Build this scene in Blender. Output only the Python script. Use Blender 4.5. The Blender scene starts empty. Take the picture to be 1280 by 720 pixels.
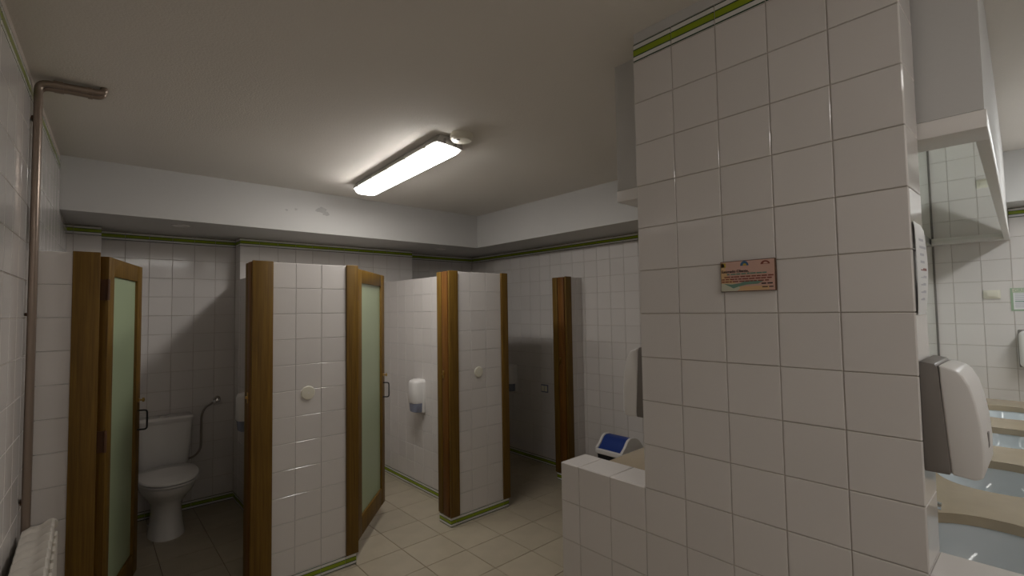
import bpy, bmesh, math, random
from mathutils import Vector, Matrix
random.seed(7)
R = math.radians
SC = bpy.context.scene
COL = SC.collection

# ------------------------------------------------------------------ camera
FPX, YAW, PITCH, ROLL, CAMZ = 599.97, 0.72522, 0.04592, -0.01576, 1.572
_fw = Vector((math.sin(YAW)*math.cos(PITCH), math.cos(YAW)*math.cos(PITCH), math.sin(PITCH)))
_r = Vector((math.cos(YAW), -math.sin(YAW), 0)); _u = _r.cross(_fw)
_r2 = math.cos(ROLL)*_r + math.sin(ROLL)*_u
_u2 = -math.sin(ROLL)*_r + math.cos(ROLL)*_u
cam = bpy.data.cameras.new('camera'); cam.sensor_width = 36; cam.lens = FPX/1280*36
cam.clip_start = 0.02; cam.clip_end = 60
camo = bpy.data.objects.new('camera', cam); COL.objects.link(camo)
camo.matrix_world = Matrix(((_r2.x, _u2.x, -_fw.x, 0), (_r2.y, _u2.y, -_fw.y, 0), (_r2.z, _u2.z, -_fw.z, CAMZ), (0, 0, 0, 1)))
SC.camera = camo
CAM = Vector((0, 0, CAMZ))
def to_px(p):
    d = Vector(p) - CAM
    z = d.dot(_fw)
    if z < 0.05: return None
    return 640 + FPX*d.dot(_r2)/z, 360 - FPX*d.dot(_u2)/z

# ------------------------------------------------------------------ world, exposure
w = bpy.data.worlds.new('world'); SC.world = w; w.use_nodes = True
w.node_tree.nodes['Background'].inputs[0].default_value = (0.5, 0.48, 0.45, 1)
w.node_tree.nodes['Background'].inputs[1].default_value = 0.02
SC.view_settings.view_transform = 'Standard'; SC.view_settings.look = 'None'
SC.view_settings.gamma = 1.0; SC.view_settings.use_curve_mapping = False
SC.view_settings.exposure = 1.42
LAMP_MAIN, LAMP_SINK, LAMP_DOOR = 9.5, 9.0, 4.4

# ------------------------------------------------------------------ materials
def mat(name, col, rough=.5, metal=0, noise=0, nscale=20, bump=0, bscale=80, var=0, emit=0, ecol=None, trans=0, spec=.5, coat=0):
    m = bpy.data.materials.new(name); m.use_nodes = True
    nt = m.node_tree; b = nt.nodes['Principled BSDF']; L = nt.links
    b.inputs['Roughness'].default_value = rough; b.inputs['Metallic'].default_value = metal
    b.inputs['Specular IOR Level'].default_value = spec
    b.inputs['Transmission Weight'].default_value = trans
    b.inputs['Coat Weight'].default_value = coat
    b.inputs['Base Color'].default_value = (*col, 1)
    tc = nt.nodes.new('ShaderNodeTexCoord')
    src = None
    if noise:
        n = nt.nodes.new('ShaderNodeTexNoise'); n.inputs['Scale'].default_value = nscale; n.inputs['Detail'].default_value = 5
        L.new(tc.outputs['Object'], n.inputs['Vector'])
        mr = nt.nodes.new('ShaderNodeMapRange'); mr.inputs[3].default_value = 1-noise; mr.inputs[4].default_value = 1+noise
        L.new(n.outputs['Fac'], mr.inputs[0]); src = mr.outputs[0]
    if var:
        oi = nt.nodes.new('ShaderNodeObjectInfo')
        mr = nt.nodes.new('ShaderNodeMapRange'); mr.inputs[3].default_value = 1-var; mr.inputs[4].default_value = 1+var
        L.new(oi.outputs['Random'], mr.inputs[0])
        if src:
            mm = nt.nodes.new('ShaderNodeMath'); mm.operation = 'MULTIPLY'
            L.new(src, mm.inputs[0]); L.new(mr.outputs[0], mm.inputs[1]); src = mm.outputs[0]
        else: src = mr.outputs[0]
    if src:
        vm = nt.nodes.new('ShaderNodeVectorMath'); vm.operation = 'SCALE'
        vm.inputs[0].default_value = col; L.new(src, vm.inputs['Scale'])
        L.new(vm.outputs[0], b.inputs['Base Color'])
    if bump:
        n = nt.nodes.new('ShaderNodeTexNoise'); n.inputs['Scale'].default_value = bscale; n.inputs['Detail'].default_value = 3
        L.new(tc.outputs['Object'], n.inputs['Vector'])
        bp = nt.nodes.new('ShaderNodeBump'); bp.inputs['Strength'].default_value = bump; bp.inputs['Distance'].default_value = .004
        L.new(n.outputs['Fac'], bp.inputs['Height']); L.new(bp.outputs[0], b.inputs['Normal'])
    if emit:
        b.inputs['Emission Color'].default_value = (*(ecol or col), 1); b.inputs['Emission Strength'].default_value = emit
    return m

def wood_mat(name, c1, c2):
    m = mat(name, c1, .55, coat=.0, spec=.3)
    nt = m.node_tree; b = nt.nodes['Principled BSDF']; L = nt.links
    tc = nt.nodes.new('ShaderNodeTexCoord'); mp = nt.nodes.new('ShaderNodeMapping')
    mp.inputs['Scale'].default_value = (60, 60, 2.2)
    n = nt.nodes.new('ShaderNodeTexNoise'); n.inputs['Scale'].default_value = 1.6; n.inputs['Detail'].default_value = 6
    L.new(tc.outputs['Object'], mp.inputs[0]); L.new(mp.outputs[0], n.inputs['Vector'])
    cr = nt.nodes.new('ShaderNodeValToRGB'); cr.color_ramp.elements[0].position = .32; cr.color_ramp.elements[1].position = .7
    cr.color_ramp.elements[0].color = (*c2, 1); cr.color_ramp.elements[1].color = (*c1, 1)
    L.new(n.outputs['Fac'], cr.inputs[0]); L.new(cr.outputs[0], b.inputs['Base Color'])
    return m

def border_mat():
    m = mat('striped_border_tile', (.7, .68, .64), .12)
    nt = m.node_tree; b = nt.nodes['Principled BSDF']; L = nt.links
    tc = nt.nodes.new('ShaderNodeTexCoord'); sp = nt.nodes.new('ShaderNodeSeparateXYZ')
    L.new(tc.outputs['Generated'], sp.inputs[0])
    cr = nt.nodes.new('ShaderNodeValToRGB'); r = cr.color_ramp; r.interpolation = 'CONSTANT'
    white, dark, lime = (.72, .71, .67, 1), (.018, .05, .02, 1), (.27, .36, .012, 1)
    stops = [(0, white), (.012, dark), (.075, white), (.285, dark), (.345, lime), (.645, dark), (.705, white), (.925, dark), (.985, white)]
    r.elements[0].position = 0; r.elements[0].color = white
    r.elements[1].position = .012; r.elements[1].color = dark
    for p, c in stops[2:]:
        e = r.elements.new(p); e.color = c
    L.new(sp.outputs['Y'], cr.inputs[0]); L.new(cr.outputs[0], b.inputs['Base Color'])
    return m

M = {
 'tile': mat('glazed_white_tile', (.70, .665, .64), .08, var=.025, bump=.05, bscale=9),
 'grout': mat('tile_grout', (.50, .44, .39), .9),
 'border': border_mat(),
 'ftile': mat('beige_floor_tile', (.42, .365, .275), .30, noise=.16, nscale=7, var=.05),
 'fgrout': mat('floor_grout', (.22, .17, .115), .9),
 'ceil': mat('ceiling_paint', (.76, .72, .67), .85, noise=.03, nscale=2, bump=.35, bscale=120),
 'plaster': mat('white_plaster', (.56, .55, .535), .75, noise=.03, nscale=3, bump=.1, bscale=60),
 'oldpaint': mat('patched_grey_paint', (.43, .42, .41), .7, noise=.1, nscale=30),
 'wood': wood_mat('varnished_oak', (.19, .105, .014), (.115, .058, .007)),
 'wood2': wood_mat('varnished_red_oak', (.21, .088, .014), (.12, .044, .007)),
 'glass': mat('frosted_green_glass', (.43, .52, .33), .32, trans=.15),
 'porc': mat('white_porcelain', (.80, .78, .76), .08),
 'basin': mat('white_basin_porcelain', (.60, .65, .68), .07),
 'plasticw': mat('white_plastic', (.76, .74, .72), .32),
 'ivory': mat('ivory_plastic', (.72, .69, .58), .35),
 'plasticg': mat('grey_plastic', (.20, .18, .165), .4),
 'bluegrey': mat('translucent_blue_grey_plastic', (.22, .24, .32), .25),
 'black': mat('black_metal', (.012, .012, .012), .35),
 'brass': mat('brass', (.55, .36, .12), .3, metal=1),
 'chrome': mat('chrome', (.75, .75, .76), .12, metal=1),
 'steel': mat('brushed_steel', (.45, .44, .43), .3, metal=1),
 'pipe': mat('painted_pipe', (.30, .235, .19), .30, metal=.55),
 'hose': mat('braided_hose', (.28, .25, .22), .35, metal=.8),
 'rad': mat('radiator_enamel', (.62, .58, .52), .35),
 'stone': mat('beige_marble', (.40, .325, .225), .22, noise=.12, nscale=9),
 'mirror': mat('mirror_glass', (.83, .88, .84), .015, metal=1),
 'frame': mat('white_frame', (.74, .71, .68), .4),
 'housing': mat('grey_lamp_housing', (.46, .44, .42), .45),
 'lamp': mat('lamp_diffuser', (.9, .9, .9), .4, emit=LAMP_MAIN, ecol=(1, .965, .92)),
 'lamp2': mat('lamp_diffuser_aisle', (.9, .9, .9), .4, emit=LAMP_SINK, ecol=(.97, 1, 1)),
 'lamp3': mat('lamp_diffuser_entrance', (.9, .9, .9), .4, emit=LAMP_DOOR, ecol=(1, .965, .92)),
 'blue': mat('blue_plastic', (.012, .045, .26), .35),
 'bindark': mat('black_bin_plastic', (.012, .012, .014), .4),
 'edge': mat('dark_wood_edge', (.10, .045, .02), .5),
 'paper': mat('paper', (.74, .74, .74), .6),
 'ink': mat('dark_ink', (.05, .03, .03), .7),
 'inkblue': mat('blue_ink', (.05, .13, .25), .6),
 'inkgrey': mat('grey_ink', (.52, .52, .56), .7),
 'inkred': mat('brown_red_ink', (.22, .055, .035), .6),
 'green': mat('green_print', (.32, .43, .30), .6),
 'teal': mat('teal_print', (.15, .27, .21), .6),
 'yellow': mat('yellow_print', (.55, .40, .05), .6),
 'orange': mat('orange_print', (.64, .42, .22), .6),
 'palegreen': mat('pale_green_print', (.56, .56, .44), .6),
 'pink': mat('pink_print', (.60, .38, .31), .5),
}

# ------------------------------------------------------------------ mesh helpers
class MB:
    def __init__(s): s.v = []; s.f = []
    def add(s, vs, fs):
        o = len(s.v); s.v += [tuple(x) for x in vs]; s.f += [tuple(i+o for i in f) for f in fs]; return s
    def box(s, x0, x1, y0, y1, z0, z1):
        vs = [(x, y, z) for z in (z0, z1) for y in (y0, y1) for x in (x0, x1)]
        return s.add(vs, [(0,2,3,1), (4,5,7,6), (0,1,5,4), (2,6,7,3), (0,4,6,2), (1,3,7,5)])
    def prism(s, poly, lo, hi, ax='z'):
        n = len(poly)
        P = {'z': lambda a, b, t: (a, b, t), 'x': lambda a, b, t: (t, a, b), 'y': lambda a, b, t: (a, t, b)}[ax]
        vs = [P(a, b, lo) for a, b in poly] + [P(a, b, hi) for a, b in poly]
        fs = [tuple(range(n)), tuple(range(2*n-1, n-1, -1))] + [(i, i+n, (i+1) % n+n, (i+1) % n) for i in range(n)]
        return s.add(vs, fs)
    def loft(s, rings, cap0=True, cap1=True):
        n = len(rings[0]); vs = [p for r in rings for p in r]; fs = []
        for k in range(len(rings)-1):
            for i in range(n):
                j = (i+1) % n; fs.append((k*n+i, k*n+j, k*n+n+j, k*n+n+i))
        if cap0: fs.append(tuple(range(n-1, -1, -1)))
        if cap1: fs.append(tuple(range((len(rings)-1)*n, len(rings)*n)))
        return s.add(vs, fs)
    def lathe(s, prof, seg=24, c=(0, 0, 0), ax='z'):
        rings = []
        for r, h in prof:
            ring = []
            for i in range(seg):
                a = 2*math.pi*i/seg; p, q = r*math.cos(a), r*math.sin(a)
                t = {'z': (p, q, h), 'y': (p, h, -q), 'x': (h, p, q)}[ax]
                ring.append((t[0]+c[0], t[1]+c[1], t[2]+c[2]))
            rings.append(ring)
        return s.loft(rings)
    def tube(s, pts, r, seg=10):
        pts = [Vector(p) for p in pts]; rings = []; up = None
        for i, p in enumerate(pts):
            t = (pts[min(i+1, len(pts)-1)] - pts[max(i-1, 0)]).normalized()
            if up is None:
                up = t.orthogonal().normalized()
            else:
                up = (up - t*up.dot(t)).normalized()
            b = t.cross(up)
            rr = r[i] if isinstance(r, (list, tuple)) else r
            rings.append([tuple(p + rr*(math.cos(2*math.pi*k/seg)*up + math.sin(2*math.pi*k/seg)*b)) for k in range(seg)])
        return s.loft(rings)
    def build(s, name, m, parent=None, smooth=True, bevel=0, bseg=2, ang=35):
        me = bpy.data.meshes.new(name); me.from_pydata(s.v, [], s.f); 
        bm = bmesh.new(); bm.from_mesh(me)
        bmesh.ops.recalc_face_normals(bm, faces=bm.faces)
        if bevel:
            es = [e for e in bm.edges if len(e.link_faces) == 2 and e.calc_face_angle(0) > R(30)]
            bmesh.ops.bevel(bm, geom=es, offset=bevel, offset_type='OFFSET', segments=bseg, affect='EDGES', profile=.5, clamp_overlap=True)
        bm.to_mesh(me); bm.free()
        if smooth:
            for p in me.polygons: p.use_smooth = True
            me.set_sharp_from_angle(angle=R(ang))
        me.materials.append(M[m] if isinstance(m, str) else m)
        o = bpy.data.objects.new(name, me); COL.objects.link(o)
        if parent: o.parent = parent
        return o

def arc(p0, p1, p2, n=6):
    p0, p1, p2 = map(Vector, (p0, p1, p2))
    return [tuple((1-t)**2*p0 + 2*t*(1-t)*p1 + t*t*p2) for t in [i/n for i in range(n+1)]]

def nest(child, part):
    """make a piece that sits on a part a sub-part of it (both in the thing's own space)"""
    child.parent = part; return child
def tag(o, label, cat, group=None, kind=None):
    o['label'] = label; o['category'] = cat
    if group: o['group'] = group
    if kind: o['kind'] = kind
    return o
def thing(name, loc=(0, 0, 0), rz=0):
    o = bpy.data.objects.new(name, None); COL.objects.link(o); o.empty_display_size = .1
    o.location = loc; o.rotation_euler = (0, 0, rz); return o
def struct(name, mb, m, label, cat, **k):
    o = mb.build(name, m, **k); return tag(o, label, cat, kind='structure')
def text_mesh(txt, size, name, m, parent, loc, extr=.0002, rot=None, xs=1):
    c = bpy.data.curves.new(name, 'FONT'); c.body = txt; c.size = size; c.extrude = extr; c.offset = size*.02; c.resolution_u = 3
    t = bpy.data.objects.new(name+'_tmp', c); COL.objects.link(t)
    dg = bpy.context.evaluated_depsgraph_get(); dg.update()
    me = bpy.data.meshes.new_from_object(t.evaluated_get(dg)); me.name = name
    bpy.data.objects.remove(t)
    me.materials.clear(); me.materials.append(M[m])
    o = bpy.data.objects.new(name, me); COL.objects.link(o); o.parent = parent; o.location = loc; o.scale.x = xs
    if rot: o.rotation_euler = rot
    return o

# ------------------------------------------------------------------ tiles (each one a child object; unseen ones joined)
Z = Vector((0, 0, 1))
_tm = {}
TILES = []           # (object, parent, matrix, mesh, kind)
GAP, PROUD = .0022, .0035
def tile_mesh(wd, ht, kind):
    key = (round(wd, 4), round(ht, 4), kind)
    if key in _tm: return _tm[key]
    g = GAP if kind != 'floor_tile' else .004
    a, b = wd/2-g/2, ht/2-g/2; bv = .0016; d = PROUD
    vs = [(sx*a, sy*b, 0) for sx, sy in ((-1,-1), (1,-1), (1,1), (-1,1))]
    vs += [(sx*a, sy*b, d-bv) for sx, sy in ((-1,-1), (1,-1), (1,1), (-1,1))]
    vs += [(sx*(a-bv), sy*(b-bv), d) for sx, sy in ((-1,-1), (1,-1), (1,1), (-1,1))]
    fs = [(8, 9, 10, 11)]
    for i in range(4):
        j = (i+1) % 4
        fs += [(i, j, j+4, i+4), (i+4, j+4, j+8, i+8)]
    me = bpy.data.meshes.new(kind); me.from_pydata(vs, [], fs)
    me.materials.append(M[{'wall_tile': 'tile', 'border_tile': 'border', 'floor_tile': 'ftile'}[kind]])
    _tm[key] = me
    return me
def edges(a, b, anchor, pitch, sliver=.014):
    k = math.ceil((a-anchor)/pitch - 1e-6); out = [a]
    while anchor+k*pitch < b-1e-6:
        e = anchor+k*pitch
        if e-a > sliver and b-e > sliver: out.append(e)
        k += 1
    return out+[b]
def panel(parent, P0, N, us, vs, kind='wall_tile', U=None, V=None):
    """tiles with their faces PROUD in front of the plane through P0; us, vs are edge positions along U and V"""
    N = Vector(N); V = Vector(V) if V else Z; U = Vector(U) if U else V.cross(N)
    P0 = Vector(P0) - N*PROUD
    for i in range(len(us)-1):
        for j in range(len(vs)-1):
            wd, ht = us[i+1]-us[i], vs[j+1]-vs[j]
            me = tile_mesh(wd, ht, kind)
            c = P0 + U*(us[i]+us[i+1])/2 + V*(vs[j]+vs[j+1])/2
            jx, jy = random.gauss(0, .0011), random.gauss(0, .0011)
            n = (N + U*jx + V*jy).normalized(); u = (U - n*U.dot(n)).normalized(); v = n.cross(u)
            mw = Matrix(((u.x, v.x, n.x, c.x), (u.y, v.y, n.y, c.y), (u.z, v.z, n.z, c.z), (0, 0, 0, 1)))
            TILES.append([None, parent, mw, me, kind, wd, ht])
def settle_tiles():
    """link a tile object for each tile that shows; the others become one joined part per parent"""
    for t in TILES:
        t[0] = o = bpy.data.objects.new(t[4], t[3]); COL.objects.link(o); o.parent = t[1]; o.matrix_basis = t[2]
    bpy.context.view_layer.update()
    dg = bpy.context.evaluated_depsgraph_get()
    rest = {}; count = {}
    for t in TILES:
        o, par, mw, me, kind, wd, ht = t
        seen = 0
        for fx, fy in ((0, 0), (-.4, -.4), (.4, -.4), (.4, .4), (-.4, .4)):
            p = mw @ Vector((fx*wd, fy*ht, PROUD)); q = to_px(p)
            if q is None or not (-4 < q[0] < 1284 and -4 < q[1] < 724): continue
            d = p-CAM; L = d.length
            hit = SC.ray_cast(dg, CAM, d/L, distance=L+.05)
            if hit[0] and hit[4] and hit[4].name == o.name: seen = 1; break
        if seen: count.setdefault((par.name, kind), []).append(t)
        else: rest.setdefault((par.name, kind), []).append(t)
    for key, lst in count.items():
        if len(lst) > 300:
            lst.sort(key=lambda t: ((t[2].translation-CAM).length))
            rest.setdefault(key, []).extend(lst[300:])
    names = {'wall_tile': 'tile_field', 'border_tile': 'border_tile_run', 'floor_tile': 'floor_tile_field'}
    for (pn, kind), lst in rest.items():
        par = lst[0][1]; vs = []; fs = []
        for t in lst:
            k = len(vs); vs += [tuple(t[2] @ v.co) for v in t[3].vertices]; fs += [tuple(i+k for i in p.vertices) for p in t[3].polygons]
            bpy.data.objects.remove(t[0])
        me = bpy.data.meshes.new(names[kind]); me.from_pydata(vs, [], fs)
        me.materials.append(M['tile' if kind == 'wall_tile' else 'ftile'] if kind != 'border_tile' else BORDER_FAR)
        o = bpy.data.objects.new(names[kind], me); COL.objects.link(o); o.parent = par; o['kind'] = 'stuff'
BORDER_FAR = mat('green_border_tile', (.42, .46, .25), .12)

# ------------------------------------------------------------------ levels of the place (metres)
CEIL, SOF, PT, BASE, T = 2.557, 2.224, 1.870, .070, .15
YC = 2.979                      # cubicle front
YB, YP = 4.72, 4.55             # back wall, its projecting part
XR, XE = 3.53, 4.75             # right wall, end wall of the wash area
FASY, FASX, FASE = 3.96, 3.035, 4.48
XP, XPB = 1.457, 1.612          # pillar faces
PY0, PY1 = .2175, .9675
MIRY, MIRY2 = .49, .72
def lx(y): return -.215 + (y-1.9)*.039
ROWS = lambda a, b: edges(a, b, BASE, T)

# ------------------------------------------------------------------ floor, ceiling, walls
floor = struct('floor', MB().box(-.6, 5.0, -1.5, 5.0, -.1, -PROUD), 'fgrout', 'floor of square beige stone-look tiles with dark joints', 'floor', smooth=False)
FT = .305
panel(floor, (0, 0, 0), (0, 0, 1), edges(-.30, XE, 1.90, FT), edges(-1.30, YB, 2.945, FT), 'floor_tile', U=(1, 0, 0), V=(0, 1, 0))
struct('ceiling', MB().box(-.6, 5.0, -1.5, 5.0, CEIL, CEIL+.1), 'ceil', 'grey-white painted ceiling carrying the fluorescent light', 'ceiling', smooth=False)
SOFF = struct('ceiling_soffit', MB().prism([(-.5, FASY), (FASX, FASY), (FASX, 1.75), (XR+.1, 1.75), (XR+.1, 5.0), (-.5, 5.0)], SOF, CEIL), 'plaster',
       'lowered white plaster soffit running above the cubicles in an L', 'soffit', smooth=False)
struct('ceiling_soffit', MB().box(FASE, 5.0, -1.5, 1.75, SOF, CEIL), 'plaster', 'short white plaster soffit above the wall with the switch', 'soffit', smooth=False)

rn = random.Random(11)
for x, z, r in ((1.43, 2.415, .035), (1.47, 2.39, .022), (1.23, 2.40, .012), (1.16, 2.385, .010)):
    MB().prism([(x+r*rn.uniform(.7, 1.5)*math.cos(R(a)), z+r*rn.uniform(.5, 1.0)*math.sin(R(a))) for a in range(0, 360, 24)], FASY-.0007, FASY+.001, 'y').build('paint_patch', 'oldpaint', SOFF, smooth=False)
# back wall (stepped)
d = PROUD
wb = struct('wall_back', MB().prism([(-.5, YP-.02+d), (.07-d, YP-.02+d), (.07-d, YB+d), (.963+d, YB+d), (.963+d, YP+d), (2.61-d, YP+d), (2.61-d, YB+d), (XR+.1, YB+d), (XR+.1, 5.0), (-.5, 5.0)], 0, SOF), 'grout',
            'white tiled wall behind the toilets with green striped borders', 'wall', smooth=False)
def wall_rows(par, P0, N, us, z1=SOF-.004, strip=True):
    panel(par, P0, N, us, ROWS(BASE, 2.152 if strip else z1))
    panel(par, P0, N, us, [0, BASE], 'border_tile')
    if strip: panel(par, P0, N, us, [2.152, z1], 'border_tile')
wall_rows(wb, (0, YP-.02, 0), (0, -1, 0), edges(-.22, .07, .07, T))
wall_rows(wb, (.07, 0, 0), (1, 0, 0), edges(YP-.02, YB, YB, T))
wall_rows(wb, (0, YB, 0), (0, -1, 0), edges(.07, .963, .963, T))
wall_rows(wb, (.963, 0, 0), (-1, 0, 0), [-YB, -YP])
wall_rows(wb, (0, YP, 0), (0, -1, 0), edges(.963, 2.61, .963, T))
wall_rows(wb, (2.61, 0, 0), (1, 0, 0), [YP, YB])
wall_rows(wb, (0, YB, 0), (0, -1, 0), edges(2.61, XR, XR, T))
# right wall
wr = struct('wall_right', MB().box(XR+d, XR+.12, 1.75, YB, 0, SOF), 'grout', 'white tiled wall beside the last cubicle with a green striped border', 'wall', smooth=False)
wall_rows(wr, (XR, 0, 0), (-1, 0, 0), [-e for e in reversed(edges(1.75, YB, 2.346, T))])
# wash area end wall and the returns that close the room
we = struct('wall_end', MB().box(XE+d, 5.0, -1.5, 1.75, 0, SOF), 'grout', 'white tiled wall at the end of the washbasin counter', 'wall', smooth=False)
wall_rows(we, (XE, 0, 0), (-1, 0, 0), [-e for e in reversed(edges(-1.3, 1.75, .335, T))])
wn = struct('wall_return', MB().box(XR+.12, XE, 1.75+d, 1.87, 0, CEIL), 'grout', 'white tiled return wall behind the wash area', 'wall', smooth=False)
panel(wn, (0, 1.75, 0), (0, -1, 0), edges(XR, XE, XE, T), ROWS(0, 2.452))
wf = struct('wall_front', MB().box(-.5, 5.0, -1.5, -1.3-d, 0, CEIL), 'grout', 'white tiled wall facing the washbasins', 'wall', smooth=False)
panel(wf, (0, -1.3, 0), (0, 1, 0), edges(-XE, .34, -XE, T), ROWS(0, 2.452))
# left wall (a little out of square)
nl = Vector((1, -.039, 0)).normalized(); ul = Z.cross(nl)
wl = struct('wall_left', MB().prism([(lx(-1.5)-d, -1.5), (lx(5)-d, 5), (-.7, 5), (-.7, -1.5)], 0, CEIL), 'grout', 'dim glossy white tiled wall with pipes and a radiator', 'wall', smooth=False)
P0 = Vector((lx(0), 0, 0))
panel(wl, P0, nl, edges(-1.3, FASY-.004, 2.97, T), ROWS(0, 2.452))
panel(wl, P0, nl, edges(FASY-.004, YB, 2.97, T), ROWS(0, SOF))
panel(wl, P0, nl, edges(-1.3, FASY-.004, 2.97, T), [2.452, 2.520], 'border_tile')

# ------------------------------------------------------------------ cubicle partitions
def casing(n, label, x0, x1, side, dark='wood2'):
    """oak door casing round the end of a partition; side -1: the opening lies on the -x side"""
    t = thing('trim_%d' % n, ((x0+x1)/2, YC, BASE)); tag(t, label, 'door casing', kind='structure')
    cx = (x0+x1)/2; z1 = PT+.004-BASE
    a, b = x0-cx, x1-cx
    MB().box(a, b, -.016, .0, 0, z1).build('casing_board', 'wood', t, bevel=.003)
    e = a if side < 0 else b
    s = -side
    def strip(name, o0, o1, y0, y1, m, bv=.003):
        lo, hi = sorted((e+s*o0, e+s*o1)); return MB().box(lo, hi, y0, y1, 0, z1-.004).build(name, m, t, bevel=bv)
    strip('groove_shade_strip', .012, .022, .0, .012, 'edge', 0)  # dark colour paints in the shade of the gaps beside the lining
    strip('jamb_lining', 0, .022, .012, .086, dark)
    strip('groove_shade_strip', .012, .024, .086, .098, 'edge', 0)
    strip('door_stop', .004, .028, .098, .158, 'wood')
    return t
def partition(name, label, x0, x1, dv, cols, b0, b1):
    """front segment x0..x1 and the dividing wall dv=(xa, xb) behind it; cols: tile edges of the face, b0..b1 base course"""
    mb = MB().box(x0+.03, x1-.03, YC+d, YC+.135, 0, PT-.002)
    if dv: mb.box(dv[0]+d, dv[1]-d, YC+.135, YP+.16, 0, PT-.002)
    o = struct(name, mb, 'plaster', label, 'partition wall', smooth=False)
    panel(o, (0, YC, 0), (0, -1, 0), cols, ROWS(BASE, PT))
    MB().box(b0+d, b1-d, YC-.004+d, YC+.15, 0, BASE).build('base_core', 'grout', o, smooth=False)
    panel(o, (0, YC-.004, 0), (0, -1, 0), edges(b0, b1, cols[1], T), [0, BASE], 'border_tile')
    for sx, xx in ((-1, b0), (1, b1)):
        panel(o, (xx, 0, 0), (sx, 0, 0), [YC-.004, YC+.15] if sx > 0 else [-YC-.15, -YC+.004], [0, BASE], 'border_tile')
    if dv:
        for sx, xx in ((-1, dv[0]), (1, dv[1])):
            us = edges(YC+.137, YP+(.0 if xx > .97 else .17), YC, T)
            if sx < 0: us = [-e for e in reversed(us)]
            panel(o, (xx, 0, 0), (sx, 0, 0), us, ROWS(BASE, PT))
            panel(o, (xx, 0, 0), (sx, 0, 0), us, [0, BASE], 'border_tile')
    return o
partition('wall_partition', 'tiled stub wall between radiator corner and first cubicle door', -.19, .05, None, [-.205, -.045], -.205, .04)
partition('wall_partition', 'tiled partition between the toilet cubicle and the middle cubicle', .69, 1.305, (.966, 1.066), [.797, .9275, 1.0775, 1.233], .69, 1.297)
partition('wall_partition', 'tiled partition between the middle cubicle and the last cubicle', 2.0, 2.578, (2.235, 2.335), [2.081, 2.21, 2.36, 2.514], 2.01, 2.57)
partition('wall_partition', 'narrow tiled stub between last cubicle opening and right wall', 3.285, XR, None, [3.36, 3.44, XR], 3.295, XR)
casing(1, 'oak door casing beside the radiator corner', -.052, .045, 1)
casing(2, 'oak door casing on latch side of the toilet cubicle', .690, .800, -1)
casing(3, 'oak door casing carrying the middle cubicle door', 1.230, 1.306, 1)
casing(4, 'oak door casing on latch side of the middle cubicle', 2.003, 2.084, -1)
casing(5, 'oak door casing between partition and dark last cubicle', 2.511, 2.579, 1)
casing(6, 'oak door casing next to the tiled stub at right wall', 3.283, 3.362, -1)
# strike plates
for tn, x in (('trim_2', .690), ('trim_4', 2.003), ('trim_6', 3.283)):
    t = bpy.data.objects[tn]
    MB().box(x-.003-t.location.x, x+.0005-t.location.x, .055, .075, 1.0, 1.06).box(x-.012-t.location.x, x-.002-t.location.x, .06, .07, 1.025, 1.04).build('strike_plate', 'brass', t, bevel=.001)

# ------------------------------------------------------------------ doors
def door(n, label, hx, hy, ang, wd):
    t = thing('door_%d' % n, (hx, hy, .0), math.pi/2-ang); tag(t, label, 'door', kind='structure')
    z0, z1, th = .105, 1.860, .038
    sw = .085
    hinge_stile = MB().box(0, sw, 0, th, z0, z1).build('stile', 'wood', t, bevel=.003)
    lock_stile = MB().box(wd-sw, wd, 0, th, z0, z1).build('stile', 'wood', t, bevel=.003)
    MB().box(sw, wd-sw, .002, th-.002, z1-.09, z1).build('rail', 'wood', t, bevel=.002)
    MB().box(sw, wd-sw, .002, th-.002, z0, z0+.125).build('rail', 'wood', t, bevel=.002)
    MB().box(sw-.005, wd-sw+.005, .014, .020, z0+.12, z1-.085).build('glass_pane', 'glass', t, smooth=False)
    for z in (z0+.18, .98, z1-.16):
        MB().box(-.004, .001, .006, th-.006, z-.05, z+.05).lathe([(.007, z-.05), (.007, z+.05)], 10, (-.006, .0, 0)).build('hinge', 'edge', hinge_stile)
    hz = .97; x = wd-.045
    p = [(x, 0, hz-.055)] + arc((x, -.03, hz-.055), (x, -.045, hz-.055), (x, -.045, hz-.04), 4) + arc((x, -.045, hz+.04), (x, -.045, hz+.055), (x, -.03, hz+.055), 4) + [(x, 0, hz+.055)]
    MB().tube(p, .005, 8).build('handle', 'black', lock_stile)
    lk = MB(); lk.lathe([(.012, 0), (.012, -.006), (.005, -.008), (.005, -.02), (.012, -.022), (.012, -.03), (.004, -.033)], 14, (x, 0, hz+.115), 'y')
    lk.build('lock_knob', 'brass', lock_stile)
    return t
door(1, 'oak door with green frosted pane opening onto the toilet', .078, 3.012, R(16.1), .60)
door(2, 'oak door with green frosted pane standing half open, middle cubicle', 1.33, 3.025, R(41.3), .66)
door(3, 'oak door with green frosted pane folded back behind last partition', 2.60, 3.14, R(-6), .62)

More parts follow.
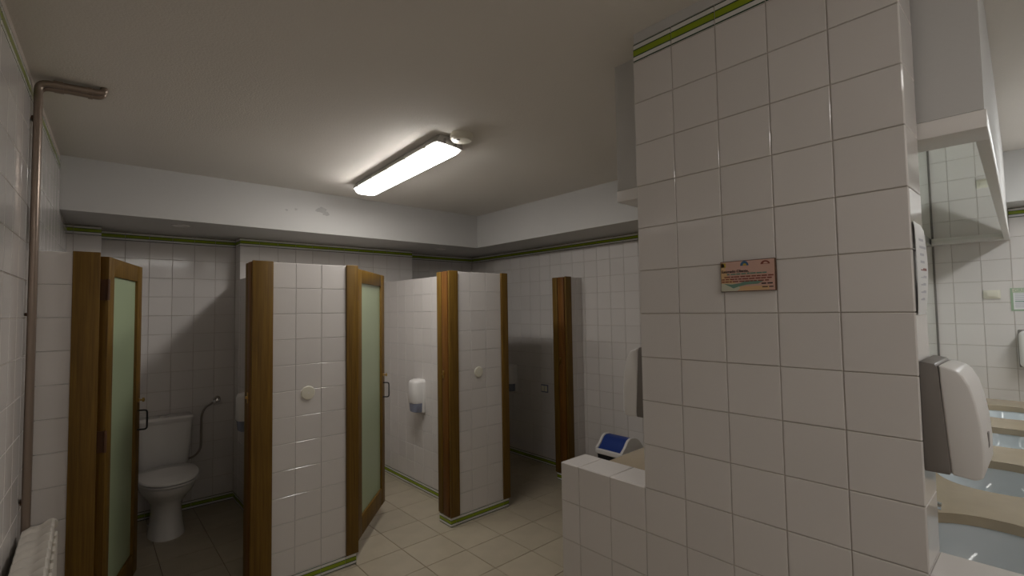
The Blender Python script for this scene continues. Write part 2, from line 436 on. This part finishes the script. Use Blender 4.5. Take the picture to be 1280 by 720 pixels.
# ------------------------------------------------------------------ pillar with half walls, wash-stand wall
pil = struct('wall_pillar', MB().box(XP+d, XPB-d, PY0+d, PY1-d, 0, CEIL), 'grout', 'tall white tiled pillar wall carrying the small plaque', 'wall', smooth=False)
prow = edges(0, 2.452, 1.552, T)
pc = [-(PY1-k*T) for k in range(6)]
panel(pil, (XP, 0, 0), (-1, 0, 0), pc, prow)
panel(pil, (XP, 0, 0), (-1, 0, 0), pc, [2.452, 2.520], 'border_tile')
MB().box(XP+.001, XPB-.001, PY0+.001, PY1-.004, 2.521, CEIL-.0005).build('plaster_band', 'plaster', pil, smooth=False)
for N, y, us in (((0, -1, 0), PY0, [XP+d, XPB]), ((0, 1, 0), PY1, [-XPB, -XP-d])):
    panel(pil, (0, y, 0), N, us, prow); panel(pil, (0, y, 0), N, us, [2.452, 2.520], 'border_tile')
pb = edges(0, 2.0, 1.552, T)
HW = .952
def half(label, y0, y1, ycols, outer):
    o = struct('wall_half', MB().box(XP+d, XPB-d, y0+(d if outer < 0 else 0), y1-(d if outer > 0 else 0), 0, HW-d), 'grout', label, 'half wall', smooth=False)
    rows = edges(0, HW, 1.552, T)
    cols = sorted(-c for c in ycols)
    panel(o, (XP, 0, 0), (-1, 0, 0), cols, rows)
    panel(o, (XPB, 0, 0), (1, 0, 0), sorted(ycols), rows)
    panel(o, (0, 0, HW), (0, 0, 1), [XP+d, XPB-d], sorted(ycols), U=(1, 0, 0), V=(0, 1, 0))
    if outer > 0: panel(o, (0, y1, 0), (0, 1, 0), [-XPB, -XP-d], rows)
    else: panel(o, (0, y0, 0), (0, -1, 0), [XP+d, XPB], rows)
    return o
half('low white tiled half wall in front of the bin', PY1, 1.361, [PY1, PY1+T, PY1+2*T, 1.361], 1)
half('low white tiled half wall in front of the first washbasin', -.17, PY0, [-.17, PY0-2*T, PY0-T, PY0], -1)
sw_ = struct('wall_washstand', MB().box(XPB, XE, MIRY+.008, MIRY2-.008, 0, CEIL), 'plaster', 'thin wall between the two washbasin counters behind the pillar', 'wall', smooth=False)
BX1 = XE
def bulkhead(label, y0, y1):
    return struct('bulkhead', MB().box(1.616, BX1, y0, y1, 2.045, CEIL), 'plaster', label, 'bulkhead', smooth=False)
bulkhead('white boxed bulkhead above the washbasins, mirror on its underside', .092, MIRY+.006)
bulkhead('white boxed bulkhead above the counter behind half wall', MIRY2-.006, 1.150)

# mirrors
mt = thing('wall_mirror', (XPB+.01, MIRY, .905)); tag(mt, 'tall wall mirror above the row of washbasins', 'mirror')
MB().box(0, XE-XPB-.014, 0, .007, 0, 1.095).build('mirror_glass', 'mirror', mt, smooth=False)
MB().box(0, XE-XPB-.014, -.004, -.0005, 0, .012).build('lower_edge_strip', 'steel', mt, smooth=False)
MB().box(XE-XPB-.030, XE-XPB-.014, -.006, -.0005, .013, 1.09).build('corner_line_strip', 'plasticg', mt, smooth=False)  # added strip, its dark colour draws the dark corner line at the end wall
um = thing('ceiling_mirror', (1.616, MIRY-.001, 2.0)); tag(um, 'mirror panel in a white frame under the bulkhead', 'mirror')
def under(t, wd):
    L_ = XE-1.616-.004
    MB().box(0, .135, -wd, 0, .0, .045).build('frame_board', 'frame', t, bevel=.003)
    MB().box(.135, L_, -wd, -wd+.028, 0, .045).build('frame_board', 'frame', t, bevel=.003)
    MB().box(L_-.11, L_, -wd+.028, 0, 0, .045).build('frame_board', 'frame', t, bevel=.003)
    MB().box(.135, L_-.11, -wd+.028, 0, .022, .030).build('mirror_glass', 'mirror', t, smooth=False)
under(um, MIRY-.001-.088)
um2 = thing('ceiling_mirror', (1.616, MIRY2+.001, 2.0)); tag(um2, 'mirror panel under the bulkhead behind the half wall', 'mirror')
L_ = XE-1.616-.004; wd2 = 1.155-MIRY2
MB().box(0, .135, 0, wd2, 0, .045).build('frame_board', 'frame', um2, bevel=.003)
MB().box(.135, L_, wd2-.028, wd2, 0, .045).build('frame_board', 'frame', um2, bevel=.003)
MB().box(.135, L_, 0, wd2-.028, .022, .030).build('mirror_glass', 'mirror', um2, smooth=False)

# counters and basins
CT, CTH = .900, .032
SX = [1.862, 2.640, 3.430, 4.215]; SY, SRX, SRY = .135, .240, .190
def sell(a, rx, ry, p=2.3):
    c, s_ = math.cos(a), math.sin(a)
    return rx*math.copysign(abs(c)**(2/p), c), ry*math.copysign(abs(s_)**(2/p), s_)
def counter():
    t = thing('counter', (XPB, -.14, CT)); tag(t, 'long beige marble counter with four basin cutouts', 'counter')
    mb = MB(); y0, y1 = -.14, MIRY-.008
    xb = [XPB, (SX[0]+SX[1])/2, (SX[1]+SX[2])/2, (SX[2]+SX[3])/2, XE-.004]
    for k, cx in enumerate(SX):
        x0, x1 = xb[k], xb[k+1]
        angs = set(2*math.pi*i/44 for i in range(44))
        for X in (x0, x1):
            for Y in (y0, y1): angs.add(math.atan2(Y-SY, X-cx) % (2*math.pi))
        angs = sorted(angs)
        outer = []; inner = []
        for a in angs:
            c, s_ = math.cos(a), math.sin(a); ts = []
            if c > 1e-9: ts.append((x1-cx)/c)
            if c < -1e-9: ts.append((x0-cx)/c)
            if s_ > 1e-9: ts.append((y1-SY)/s_)
            if s_ < -1e-9: ts.append((y0-SY)/s_)
            tt = min(x for x in ts if x > 0); outer.append((cx+c*tt, SY+s_*tt))
            rr = 1/((abs(c)/SRX)**2.3+(abs(s_)/SRY)**2.3)**(1/2.3); inner.append((cx+c*rr, SY+s_*rr))
        n = len(angs); ox, oy = XPB, -.14
        vs = [(p[0]-ox, p[1]-oy, h) for h in (0, -CTH) for ring in (outer, inner) for p in ring]
        fs = []
        for i in range(n):
            j = (i+1) % n
            fs += [(i, j, n+j, n+i), (2*n+i, 3*n+i, 3*n+j, 2*n+j), (n+i, n+j, 3*n+j, 3*n+i), (i, 2*n+i, 2*n+j, j)]
        mb.add(vs, fs)
    mb.build('worktop', 'stone', t, ang=25)
    MB().box(0, XE-.004-XPB, 0, .02, -.16, -CTH-.001).build('apron', 'stone', t, bevel=.002)
    return t
counter()
c2 = thing('counter', (XPB, MIRY2+.008, CT)); tag(c2, 'beige marble counter behind the half wall near the bin', 'counter')
MB().box(0, XR-XPB-.01, 0, 1.335-MIRY2-.008, -CTH, 0).build('worktop', 'stone', c2, bevel=.003)
MB().box(0, XR-XPB-.01, 1.315-MIRY2-.008, 1.335-MIRY2-.008, -.16, -CTH-.001).build('apron', 'stone', c2, bevel=.002)
blab = ['white porcelain basin set in the counter right behind the half wall', 'white porcelain basin, second along the counter from the half wall',
        'white porcelain basin, third along the counter from the half wall', 'white porcelain basin beside the tiled end wall']
tlab = ['chrome push tap at the basin right behind the half wall', 'chrome push tap at the second basin from the half wall',
        'chrome push tap at the third basin from the half wall', 'chrome push tap at the basin beside the end wall']
for k, cx in enumerate(SX):
    t = thing('washbasin', (cx, SY, CT-CTH-.001)); tag(t, blab[k], 'washbasin', 'basins in the marble counter')
    rings = []; N = 40
    prof = [(1.10, 0), (1.02, 0), (1.0, -.012), (.97, -.05), (.88, -.095), (.70, -.130), (.42, -.148), (.12, -.152)]
    for s_, z in prof: rings.append([(*sell(2*math.pi*i/N, SRX*s_, SRY*s_), z) for i in range(N)])
    outr = [(.12, -.162), (.45, -.158), (.75, -.142), (.94, -.10), (1.04, -.05), (1.10, -.01)]
    for s_, z in outr: rings.append([(*sell(2*math.pi*i/N, SRX*s_, SRY*s_), z) for i in range(N)])
    MB().loft(rings, False, False).build('bowl', 'basin', t, ang=50)
    MB().lathe([(.034, -.158), (.034, -.149), (.026, -.147), (.02, -.150)], 20).build('drain', 'chrome', t)
    f = thing('tap', (cx+.085, .385, CT)); tag(f, tlab[k], 'tap', 'push taps behind the basins')
    MB().lathe([(.026, 0), (.026, .006), (.019, .012), (.019, .062), (.022, .066), (.022, .078), (.014, .086)], 20).build('body', 'chrome', f)
    MB().tube([(0, -.012, .045), (0, -.05, .056), (0, -.100, .060), (0, -.140, .055)], [.013, .013, .012, .011], 12).build('spout', 'chrome', f)
    MB().lathe([(.018, .086), (.018, .098), (.012, .104)], 18).build('push_button', 'chrome', f)

# ------------------------------------------------------------------ ceiling lights
def fixture(label, loc, rz, lm):
    t = thing('ceiling_light', loc, rz); tag(t, label, 'light', 'fluorescent ceiling fixtures')
    L2 = .645
    def ring(y, sx, pts, sz=1): return [(x*sx, y, z*sz) for x, z in pts]
    hp = [(-.070, 0), (-.092, -.032), (-.092, -.044), (.092, -.062), (.092, -.040), (.070, 0)]  # +x skirt hangs lower, shaped to keep light off the ceiling on that side
    MB().loft([ring(-L2, .9, hp), ring(-L2+.03, 1, hp), ring(L2-.03, 1, hp), ring(L2, .9, hp)]).build('housing', 'housing', t)
    dp = [(-.082, -.042), (-.081, -.054), (-.072, -.074), (-.050, -.085), (.050, -.085), (.072, -.076), (.082, -.066), (.083, -.042)]
    def dr(y, sx, dz): return [(x*sx, y, -.043+(z+.043)*dz) for x, z in dp]
    MB().loft([dr(-L2+.004, .80, .35), dr(-L2+.014, .90, .75), dr(-L2+.05, 1, 1), dr(L2-.05, 1, 1), dr(L2-.014, .90, .75), dr(L2-.004, .80, .35)]).build('diffuser', lm, t)
    for sx in (-1, 1):
        for y in (-.52, -.26, 0, .26, .52):
            lo, hi = sorted((sx*.0925, sx*.097)); MB().box(lo, hi, y-.012, y+.012, -.052, -.026).build('clip', 'housing', t, bevel=.001)
    for x in (-.035, .035):
        MB().box(x-.006, x+.006, -L2-.006, -L2+.004, -.05, -.02).build('clip', 'plasticg', t)
    return t
fixture('lit fluorescent fixture on the ceiling in front of the cubicles', (1.555, 2.865, CEIL), R(-3.2), 'lamp')
fixture('lit fluorescent fixture on the ceiling of the washbasin aisle', (3.72, -.55, CEIL), R(90), 'lamp2')
fixture('lit fluorescent fixture on the ceiling beside the entrance', (.72, -.80, CEIL), R(90), 'lamp3')

sd = thing('smoke_detector', (1.548, 2.150, CEIL)); tag(sd, 'round white smoke detector beside the lit ceiling fixture', 'smoke detector')
MB().lathe([(.062, 0), (.064, -.012), (.062, -.030), (.052, -.040), (.02, -.043)], 28).build('housing', 'ivory', sd)
MB().lathe([(.010, -.043), (.010, -.047), (.004, -.049)], 12, (-.03, -.01, .004)).build('indicator', 'plasticg', sd)
for x, y, lab in ((.50, 4.18, 'flat round downlight in soffit above the toilet cubicle'), (2.75, 4.22, 'flat round downlight in soffit near the inner corner')):
    dl = thing('soffit_downlight', (x, y, SOF)); tag(dl, lab, 'downlight')
    MB().lathe([(.055, 0), (.055, -.005), (.040, -.008), (.038, -.004)], 24).build('trim_ring', 'plasticw', dl)
    MB().lathe([(.037, -.001), (.037, -.005), (.01, -.006)], 20).build('lens', 'plasticw', dl)

# ------------------------------------------------------------------ toilet
to = thing('toilet', (.462, 4.50, 0)); tag(to, 'white close-coupled porcelain toilet with closed lid', 'toilet')
def egg(hw, yf, yb, z, n=36, p=2.3):
    yc = yb - min(.42*(yb-yf), .22); out = []
    for i in range(n):
        a = 2*math.pi*i/n; c, s_ = math.cos(a), math.sin(a)
        x = hw*math.copysign(abs(c)**(2/p), c)
        ry = (yb-yc) if s_ > 0 else (yc-yf)
        pw = 2.9 if s_ > 0 else 2.0
        y = yc + ry*math.copysign(abs(s_)**(2/pw), s_)
        out.append((x, y, z))
    return out
bowl = MB().loft([egg(.112, -.325, -.01, 0), egg(.110, -.322, -.01, .02), egg(.098, -.305, -.01, .09), egg(.092, -.295, .0, .17), egg(.100, -.305, .02, .23), egg(.135, -.37, .05, .285),
           egg(.165, -.445, .08, .335), egg(.176, -.485, .10, .372), egg(.178, -.492, .10, .395), egg(.168, -.48, .09, .402)]).build('bowl', 'porc', to, ang=60)
MB().box(-.15, .15, .0, .205, .34, .404).build('tank_shelf', 'porc', to, bevel=.02, bseg=3)
MB().loft([egg(.180, -.500, .0, .405), egg(.184, -.508, .0, .410), egg(.182, -.505, .0, .419), egg(.172, -.49, .0, .4205)]).build('seat', 'plasticw', to, ang=60)
MB().loft([egg(.178, -.500, .0, .424), egg(.185, -.514, .0, .429), egg(.184, -.512, .0, .440), egg(.176, -.50, -.005, .446), egg(.06, -.32, -.12, .450)]).build('seat_lid', 'porc', to, ang=60)
for sx in (-.07, .07): MB().box(sx-.02, sx+.02, -.008, .012, .404, .440).build('lid_hinge', 'plasticw', to, bevel=.004)
def rr(hx, y0, y1, z, r=.045):
    pts = []
    for cx, cy, a0 in ((hx-r, y1-.02, 0), (-hx+r, y1-.02, 90), (-hx+r, y0+r, 180), (hx-r, y0+r, 270)):
        rad = r if a0 >= 180 else .02
        ccx = cx if a0 >= 180 else (hx-.02 if a0 == 0 else -hx+.02)
        for k in range(6):
            a = R(a0+18*k); pts.append((ccx+rad*math.cos(a), cy+rad*math.sin(a), z))
    return pts
tank = MB().loft([rr(.150, .035, .208, .404), rr(.160, .028, .208, .44), rr(.172, .015, .21, .60), rr(.180, .008, .212, .752)]).build('tank', 'porc', to, ang=50)
MB().loft([rr(.184, .003, .213, .753), rr(.188, -.001, .214, .760), rr(.188, -.001, .214, .780), rr(.178, .010, .208, .788)]).build('tank_lid', 'porc', tank, ang=50)
MB().lathe([(.030, .787), (.030, .794), (.024, .797)], 20, (.0, .10, 0)).build('flush_button', 'chrome', tank)
for sx in (-1, 1):
    MB().lathe([(.008, 0), (.008, sx*.006), (.004, sx*.009)], 10, (sx*.099, -.10, .07), 'x').build('floor_bolt', 'plasticg', bowl)
# supply hose
hs = thing('supply_hose', (.835, YB, .862)); tag(hs, 'curved metal water hose from wall valve to the toilet tank', 'hose')
MB().lathe([(.028, 0), (.028, -.006), (.016, -.010), (.016, -.04), (.011, -.042)], 18, (0, 0, 0), 'y').build('wall_valve', 'hose', hs)
MB().lathe([(.017, -.045), (.017, -.065), (.008, -.068)], 6, (0, 0, 0), 'y').build('valve_knob', 'chrome', hs)
hp = [(-.01, -.03, -.004), (-.035, -.033, -.02)] + arc((-.055, -.035, -.033), (-.108, -.035, -.055), (-.113, -.035, -.14), 8) + [(-.114, -.037, -.26)] + arc((-.115, -.04, -.34), (-.117, -.05, -.41), (-.178, -.07, -.430), 8) + [(-.207, -.08, -.434)]
MB().tube(hp, .0085, 10).build('hose', 'hose', hs)
MB().tube([(-.012, -.03, -.006), (-.034, -.033, -.0195)], .013, 6).build('hose_nut', 'chrome', hs)

# ------------------------------------------------------------------ toilet roll dispensers
def roll_dispenser(label, loc, rz):
    t = thing('paper_dispenser', loc, rz); tag(t, label, 'dispenser', 'paper dispensers inside the cubicles')
    def prof(z, dep, hw, r=.045):
        pts = [(-hw, 0, z)]
        for k in range(7):
            a = R(180+15*k); pts.append((-hw+r+r*math.cos(a), -dep+r+r*math.sin(a), z))
        for k in range(7):
            a = R(270+15*k); pts.append((hw-r+r*math.cos(a), -dep+r+r*math.sin(a), z))
        pts.append((hw, 0, z)); return pts
    MB().loft([prof(.085, .108, .066), prof(.094, .112, .068), prof(.256, .110, .067), prof(.278, .100, .062, .04), prof(.286, .075, .050, .03)]).build('cover', 'plasticw', t, ang=50)
    MB().loft([prof(.006, .090, .058), prof(.012, .100, .062), prof(.083, .107, .0655)]).build('paper_window', 'bluegrey', t, ang=50)
    MB().box(-.07, .07, -.035, -.0, .0, .268).build('back_plate', 'plasticw', t, bevel=.008)
    return t
roll_dispenser('white paper dispenser with blue-grey base on middle cubicle wall', (2.235, 3.75, .690), -math.pi/2)
roll_dispenser('white paper dispenser with blue-grey base beside the toilet', (.966, 4.10, .690), -math.pi/2)
roll_dispenser('dim paper dispenser with blue-grey base in the last cubicle', (XR, 3.98, .690), -math.pi/2)
so = thing('wall_socket', (XR, 3.50, .765)); tag(so, 'small double switch plate on dim wall of last cubicle', 'switch')
MB().box(-.006, 0, -.05, .05, -.04, .04).build('plate', 'bluegrey', so, bevel=.003)
for y in (-.022, .022): MB().box(-.011, -.005, y-.018, y+.018, -.028, .028).build('rocker', 'ivory', so, bevel=.002)

# round caps on partitions
for x, lab in ((.998, 'round ivory junction cover on partition beside the toilet cubicle'), (2.279, 'round ivory junction cover on partition beside the last cubicle')):
    t = thing('junction_box', (x, YC, 1.098)); tag(t, lab, 'junction box')
    MB().lathe([(.040, 0), (.041, -.003), (.037, -.008), (.018, -.0095)], 28, (0, 0, 0), 'y').build('disc', 'ivory', t)
    MB().lathe([(.004, -.009), (.004, -.0105)], 10, (0, 0, 0), 'y').build('screw', 'plasticw', t)

# ------------------------------------------------------------------ hand towel dispensers on the pillar
def towel_dispenser(label, loc, rz, name='towel_dispenser'):
    t = thing(name, loc, rz); tag(t, label, 'dispenser', 'towel dispensers')
    W = .100
    def body(pts, w0): return [[(x, -dd, z) for dd, z in pts] for x in (-w0, w0)]
    DS, ZS = .72, .90
    g = [(a*DS, b*ZS) for a, b in ((0, 0), (.062, .0), (.064, .02), (.050, .20), (.046, .262), (.040, .276), (0, .282))]
    mb = MB(); mb.loft(body(g, W)); mb.build('back_shell', 'plasticg', t, bevel=.003)
    c = [(a*DS, b*ZS) for a, b in ((.0645, .001), (.118, -.004), (.136, .004), (.142, .022), (.143, .075), (.139, .130), (.130, .185), (.118, .225), (.103, .250), (.090, .262), (.0465, .274), (.0505, .2))]
    mb = MB(); mb.loft(body(c, W-.001)); fc = mb.build('front_cover', 'plasticw', t, bevel=.005, bseg=3, ang=45)
    MB().box(-.012, .012, -.1445*DS, -.138*DS, .055, .09).build('lock', 'plasticg', fc, bevel=.002)
    return t
towel_dispenser('large white and grey towel dispenser above the washbasins', (1.565, PY0, 1.184), 0)
towel_dispenser('white and grey towel dispenser on pillar edge above half wall', (1.585, PY1, 1.182), math.pi)
# on the end wall
t = thing('soap_dispenser', (XE, .085, 1.135)); tag(t, 'white rounded dispenser on the end wall below the green notice', 'dispenser')
cov = MB().box(-.11, -.012, -.085, .085, .0, .245).build('cover', 'plasticw', t, bevel=.03, bseg=4)
MB().box(-.014, 0, -.09, .09, -.004, .250).build('back_plate', 'plasticg', t, bevel=.012)
MB().lathe([(.010, -.110), (.010, -.116)], 12, (0, .04, .10), 'x').build('lock', 'plasticg', cov)

# ------------------------------------------------------------------ plaque on the pillar
pq = thing('plaque', (XP, .594, 1.662), -math.pi/2); tag(pq, 'small pink wooden plaque with printed text on the tall pillar', 'plaque')
W2, H2 = .078, .046
MB().box(-W2, W2, -.009, 0, -H2, H2).build('backing', 'edge', pq, bevel=.001)
def pr(name, x0, x1, z0, z1, m, lay=0): return MB().box(x0, x1, -.0098-lay*.0003, -.0088, z0, z1).build(name, m, pq, smooth=False)
def prp(*a): return nest(pr(*a), PRINT)
PRINT = pr('print', -W2+.002, W2-.002, -H2+.002, H2-.002, 'pink')
MB().prism([(-W2+.002, H2-.004), (-W2+.010, H2-.004), (-W2+.022, .0), (-W2+.050, -.026), (-W2+.002, -.026)], -.0101, -.009, 'y').build('orange_field', 'orange', PRINT, smooth=False)
MB().prism([(-W2+.002, -.020), (-.03, -.022), (-.02, -.036), (-.03, -H2+.002), (-W2+.002, -H2+.002)], -.0103, -.009, 'y').build('green_field', 'palegreen', PRINT, smooth=False)
prp('orange_band', -.025, .06, -H2+.003, -.031, 'orange', 1)
MB().prism([(-W2+.010, -.021), (-.045, -.024), (-.02, -.021), (.0, -.014), (.025, -.015), (.045, -.018), (.03, -.025), (.0, -.026), (-.025, -.031), (-.04, -.036), (-.05, -.030)], -.0106, -.009, 'y').build('landscape', 'teal', PRINT, smooth=False)
prp('yellow_patch', -W2+.003, -W2+.017, H2-.018, H2-.005, 'yellow', 1); prp('mark', -W2+.007, -W2+.013, H2-.014, H2-.010, 'ink', 2)
cp = [(.015*math.cos(R(a)), .014*math.sin(R(a))) for a in range(0, 181, 15)]
MB().prism([(x*.8-.006, z+H2-.016) for x, z in cp], -.0104, -.009, 'y').build('emblem_blue', 'inkblue', PRINT, smooth=False)
MB().prism([(x*.35-.005, z*.45+H2-.0155) for x, z in cp], -.0107, -.009, 'y').build('emblem_core', 'yellow', PRINT, smooth=False)
MB().prism([(x*.85+.052, z*.75+H2-.0155) for x, z in cp], -.0104, -.009, 'y').build('emblem_red', 'inkred', PRINT, smooth=False)
MB().prism([(x*.42+.053, z*.36+H2-.0145) for x, z in cp], -.0107, -.009, 'y').build('emblem_core', 'pink', PRINT, smooth=False)
text_mesh('Estimado Cliente,', .0112, 'lettering', 'ink', PRINT, (-W2+.004, -.0104, .0115), rot=(R(90), 0, 0))
def words(z, x0, x1, h, m, seed):
    rn = random.Random(seed); mb = MB(); x = x0
    while x < x1-.004:
        wd = min(rn.uniform(.006, .017), x1-x); mb.box(x, x+wd, -.0108, -.009, z, z+h); x += wd+rn.uniform(.0018, .004)
    o = mb.build('text_line', m, PRINT, smooth=False); o['kind'] = 'stuff'
words(.0045, -.058, .056, .0038, 'teal', 1)
words(-.0035, -.066, .073, .0034, 'inkred', 2)
words(-.0105, -.074, .073, .0034, 'inkred', 3)
words(-.0175, -.074, .060, .0034, 'inkred', 4)
words(-.0265, .040, .070, .0038, 'ink', 5)
words(-.0360, .042, .073, .0030, 'ink', 6)

# notice bulging on the pillar side, seen edge on
nt_ = thing('paper_notice', (1.500, PY0, 1.560)); tag(nt_, 'curling printed paper notice taped to pillar side above the dispenser', 'notice')
rings = []
ns = 14
for i in range(ns+1):
    z = -.015 + .225*i/ns; f = i/ns
    off = .003 + .006*math.sin(math.pi*min(1, f*1.05)) + .004*f
    if f > .93: off -= .006*(f-.93)/.07
    rings.append([(-.030, -off*.35-.002, z), (.02, -off*.8, z), (.072, -off, z), (.072, -off-.0008, z), (.02, -off*.8-.0008, z), (-.030, -off*.35-.0028, z)])
MB().loft(rings).build('sheet', 'paper', nt_, ang=60)
rn = random.Random(3)
for k in range(9):
    z = .02+k*.018; f = (z+.015)/.225
    off = .003 + .006*math.sin(math.pi*min(1, f*1.05)) + .004*f
    x1 = rn.uniform(.035, .066)
    y = lambda x: -(off*.8 + (x-.02)/.052*off*.2) - .0010
    MB().add([(.0, -off*.62-.0012, z), (x1, y(x1), z), (x1, y(x1), z+.006), (.0, -off*.62-.0012, z+.006), (.0, -off*.62-.0016, z), (x1, y(x1)-.0004, z), (x1, y(x1)-.0004, z+.006), (.0, -off*.62-.0016, z+.006)],
             [(0,1,2,3), (4,7,6,5), (0,4,5,1), (1,5,6,2), (2,6,7,3), (3,7,4,0)]).build('text_line', 'inkred' if k == 4 else 'inkgrey', nt_, smooth=False)

# switch and green notice on the end wall
ls = thing('light_switch', (XE, .288, 1.628)); tag(ls, 'ivory light switch on the tiled end wall', 'switch')
pl_ = MB().box(-.010, 0, -.044, .044, -.030, .030).build('plate', 'ivory', ls, bevel=.004)
MB().box(-.016, -.008, -.027, .027, -.019, .019).build('rocker', 'ivory', pl_, bevel=.003)
gn = thing('wall_notice', (XE, .080, 1.590), -math.pi/2); tag(gn, 'green bordered printed notice on the end wall beside the switch', 'notice')
MB().box(-.118, .118, -.004, 0, -.078, .078).build('border', 'green', gn, smooth=False)
MB().box(-.105, .105, -.0046, -.003, -.068, .046).build('sheet', 'paper', gn, smooth=False)
MB().box(-.108, .108, -.0046, -.003, .049, .074).build('heading_field', 'palegreen', gn, smooth=False)
text_mesh('GRIPE A', .030, 'lettering', 'green', gn, (-.102, -.0050, .051), rot=(R(90), 0, 0))
for k in range(8):
    MB().box(-.098, [.09, .06, .085, .02, .09, .085, -.02, .05][k], -.0052, -.004, .034-k*.0125, .040-k*.0125).build('text_line', 'inkgrey' if k != 4 else 'teal', gn, smooth=False)

# ------------------------------------------------------------------ swing bin
bn = thing('swing_bin', (3.355, 2.465, 0)); tag(bn, 'black waste bin with white lid and blue swing flap behind half wall', 'bin')
def rrect(hx, hy, z, r):
    pts = []
    for cx, cy, a0 in ((hx-r, hy-r, 0), (-hx+r, hy-r, 90), (-hx+r, -hy+r, 180), (hx-r, -hy+r, 270)):
        for k in range(6): a = R(a0+18*k); pts.append((cx+r*math.cos(a), cy+r*math.sin(a), z))
    return pts
MB().loft([rrect(.115, .110, 0, .03), rrect(.118, .112, .01, .03), rrect(.145, .135, .375, .035)]).build('body', 'bindark', bn)
MB().loft([rrect(.152, .142, .372, .035), rrect(.156, .146, .378, .035), rrect(.155, .145, .405, .035), rrect(.148, .138, .412, .03)]).build('lid_rim', 'plasticw', bn)
# hood: side cheeks with an S shaped front, flap between them
hz = lambda P: [(x, .410+(z-.410)*.76 if z > .41 else z) for x, z in P]
ch = [(-.150, .410), (-.146, .425), (-.128, .440), (-.105, .462), (-.085, .495), (-.060, .528), (-.025, .545), (.03, .540), (.075, .515), (.11, .475), (.135, .43), (.148, .410)]
for s_ in (-1, 1):
    lo, hi = sorted((s_*.112, s_*.138)); MB().prism(hz(ch), lo, hi, 'y').build('lid_cheek', 'plasticw', bn, bevel=.006, ang=40)
fl = [(-.138, .412), (-.120, .432), (-.098, .455), (-.078, .490), (-.054, .522), (-.025, .537), (.02, .534), (.02, .524), (-.02, .527), (-.046, .514), (-.068, .484), (-.088, .448), (-.112, .426), (-.130, .410)]
MB().prism(hz(fl), -.111, .111, 'y').build('swing_flap', 'blue', bn, ang=40)
MB().prism(hz([(.02, .534), (.07, .512), (.105, .472), (.13, .428), (.14, .41), (.13, .41), (.095, .468), (.062, .504), (.02, .524)]), -.111, .111, 'y').build('lid_back', 'plasticw', bn, ang=40)

# ------------------------------------------------------------------ radiator and pipes at the left wall
RY = 2.665
rd = thing('radiator', (lx(RY)+.008, RY, .13)); tag(rd, 'white sectional radiator on the left wall below the pipes', 'radiator')
rt, RD = .655, .098
prof = [(.0, .02), (.0, .60), (.008, .628), (.030, .636), (.050, .634), (.065, .640), (.080, .652), (.092, .655), (RD, .648), (RD, .60), (RD, .02), (.09, 0), (.01, 0)]
for k in range(13):
    y1 = -.082*k; y0 = y1-.079
    mb = MB()
    rings = []
    n = 7
    for i in range(n):
        f = i/(n-1); y = y1 + (y0-y1)*f
        dip = .010*(math.sin(math.pi*f)**.6) - .010
        rings.append([(x*1.0, y + (.018*math.sin(math.pi*min(1, max(0, x/RD))) if z > .59 else 0), z + (dip if z > .59 else 0)) for x, z in prof])
    mb.loft(rings); sec = mb.build('section', 'rad', rd, ang=50)
    MB().box(RD, RD+.010, y0+.012, y1-.012, .06, .60).build('fin', 'rad', sec, bevel=.004)
for z in (.05, .61):
    MB().lathe([(.022, 0), (.022, .018), (.012, .026)], 16, (.049 if z < .1 else RD-.012, 0, z+.012), 'y').build('end_plug', 'rad', rd)
pp = thing('heating_pipe_run', (lx(2.70)+.020, 2.695, .70)); tag(pp, 'pair of brown heating pipes climbing left wall to the ceiling', 'pipe')
HZ = 2.526-.70
for k in (0, 1):
    dy = .034*k; dz = .006*k; ex = .195 - .004*k
    pts = [(0, dy, -.45), (0, dy, HZ-.05-dz)] + arc((0, dy, HZ-.03-dz), (0, dy, HZ-dz), (.03, dy-.01, HZ-dz), 5) + [(.09, dy-.012, HZ-dz+.004)] + arc((ex-.02, dy-.014, HZ-dz+.006), (ex+.006, dy-.014, HZ-dz+.006), (ex+.008, dy-.014, HZ-dz+.020), 5) + [(ex+.008, dy-.014, CEIL-.70-.001)]
    pipe = MB().tube(pts, .0135, 12).build('pipe', 'pipe', pp)
    for p0, p1 in (((.045, dy-.011, HZ-dz+.002), (.075, dy-.012, HZ-dz+.003)), ((.15, dy-.013, HZ-dz+.005), (.165, dy-.014, HZ-dz+.006))):
        MB().tube([p0, p1], .0165, 12).build('fitting', 'pipe', pipe)
for z in (.15, .885, 1.68):
    MB().box(-.018, .012, -.004, .050, z-.006, z+.006).build('pipe_clip', 'edge', pp, bevel=.002)

# the wash-stand runs a little out of square with the pillar face
_pv = Matrix.Translation((1.612, .60, 0)) @ Matrix.Rotation(R(1.75), 4, 'Z') @ Matrix.Translation((-1.612, -.60, 0))
bpy.context.view_layer.update()
for o in list(COL.objects):
    if o.parent is None and o.name.split('.')[0] in ('wall_washstand', 'bulkhead', 'wall_mirror', 'ceiling_mirror', 'counter', 'washbasin', 'tap'):
        o.matrix_world = _pv @ o.matrix_world
settle_tiles()
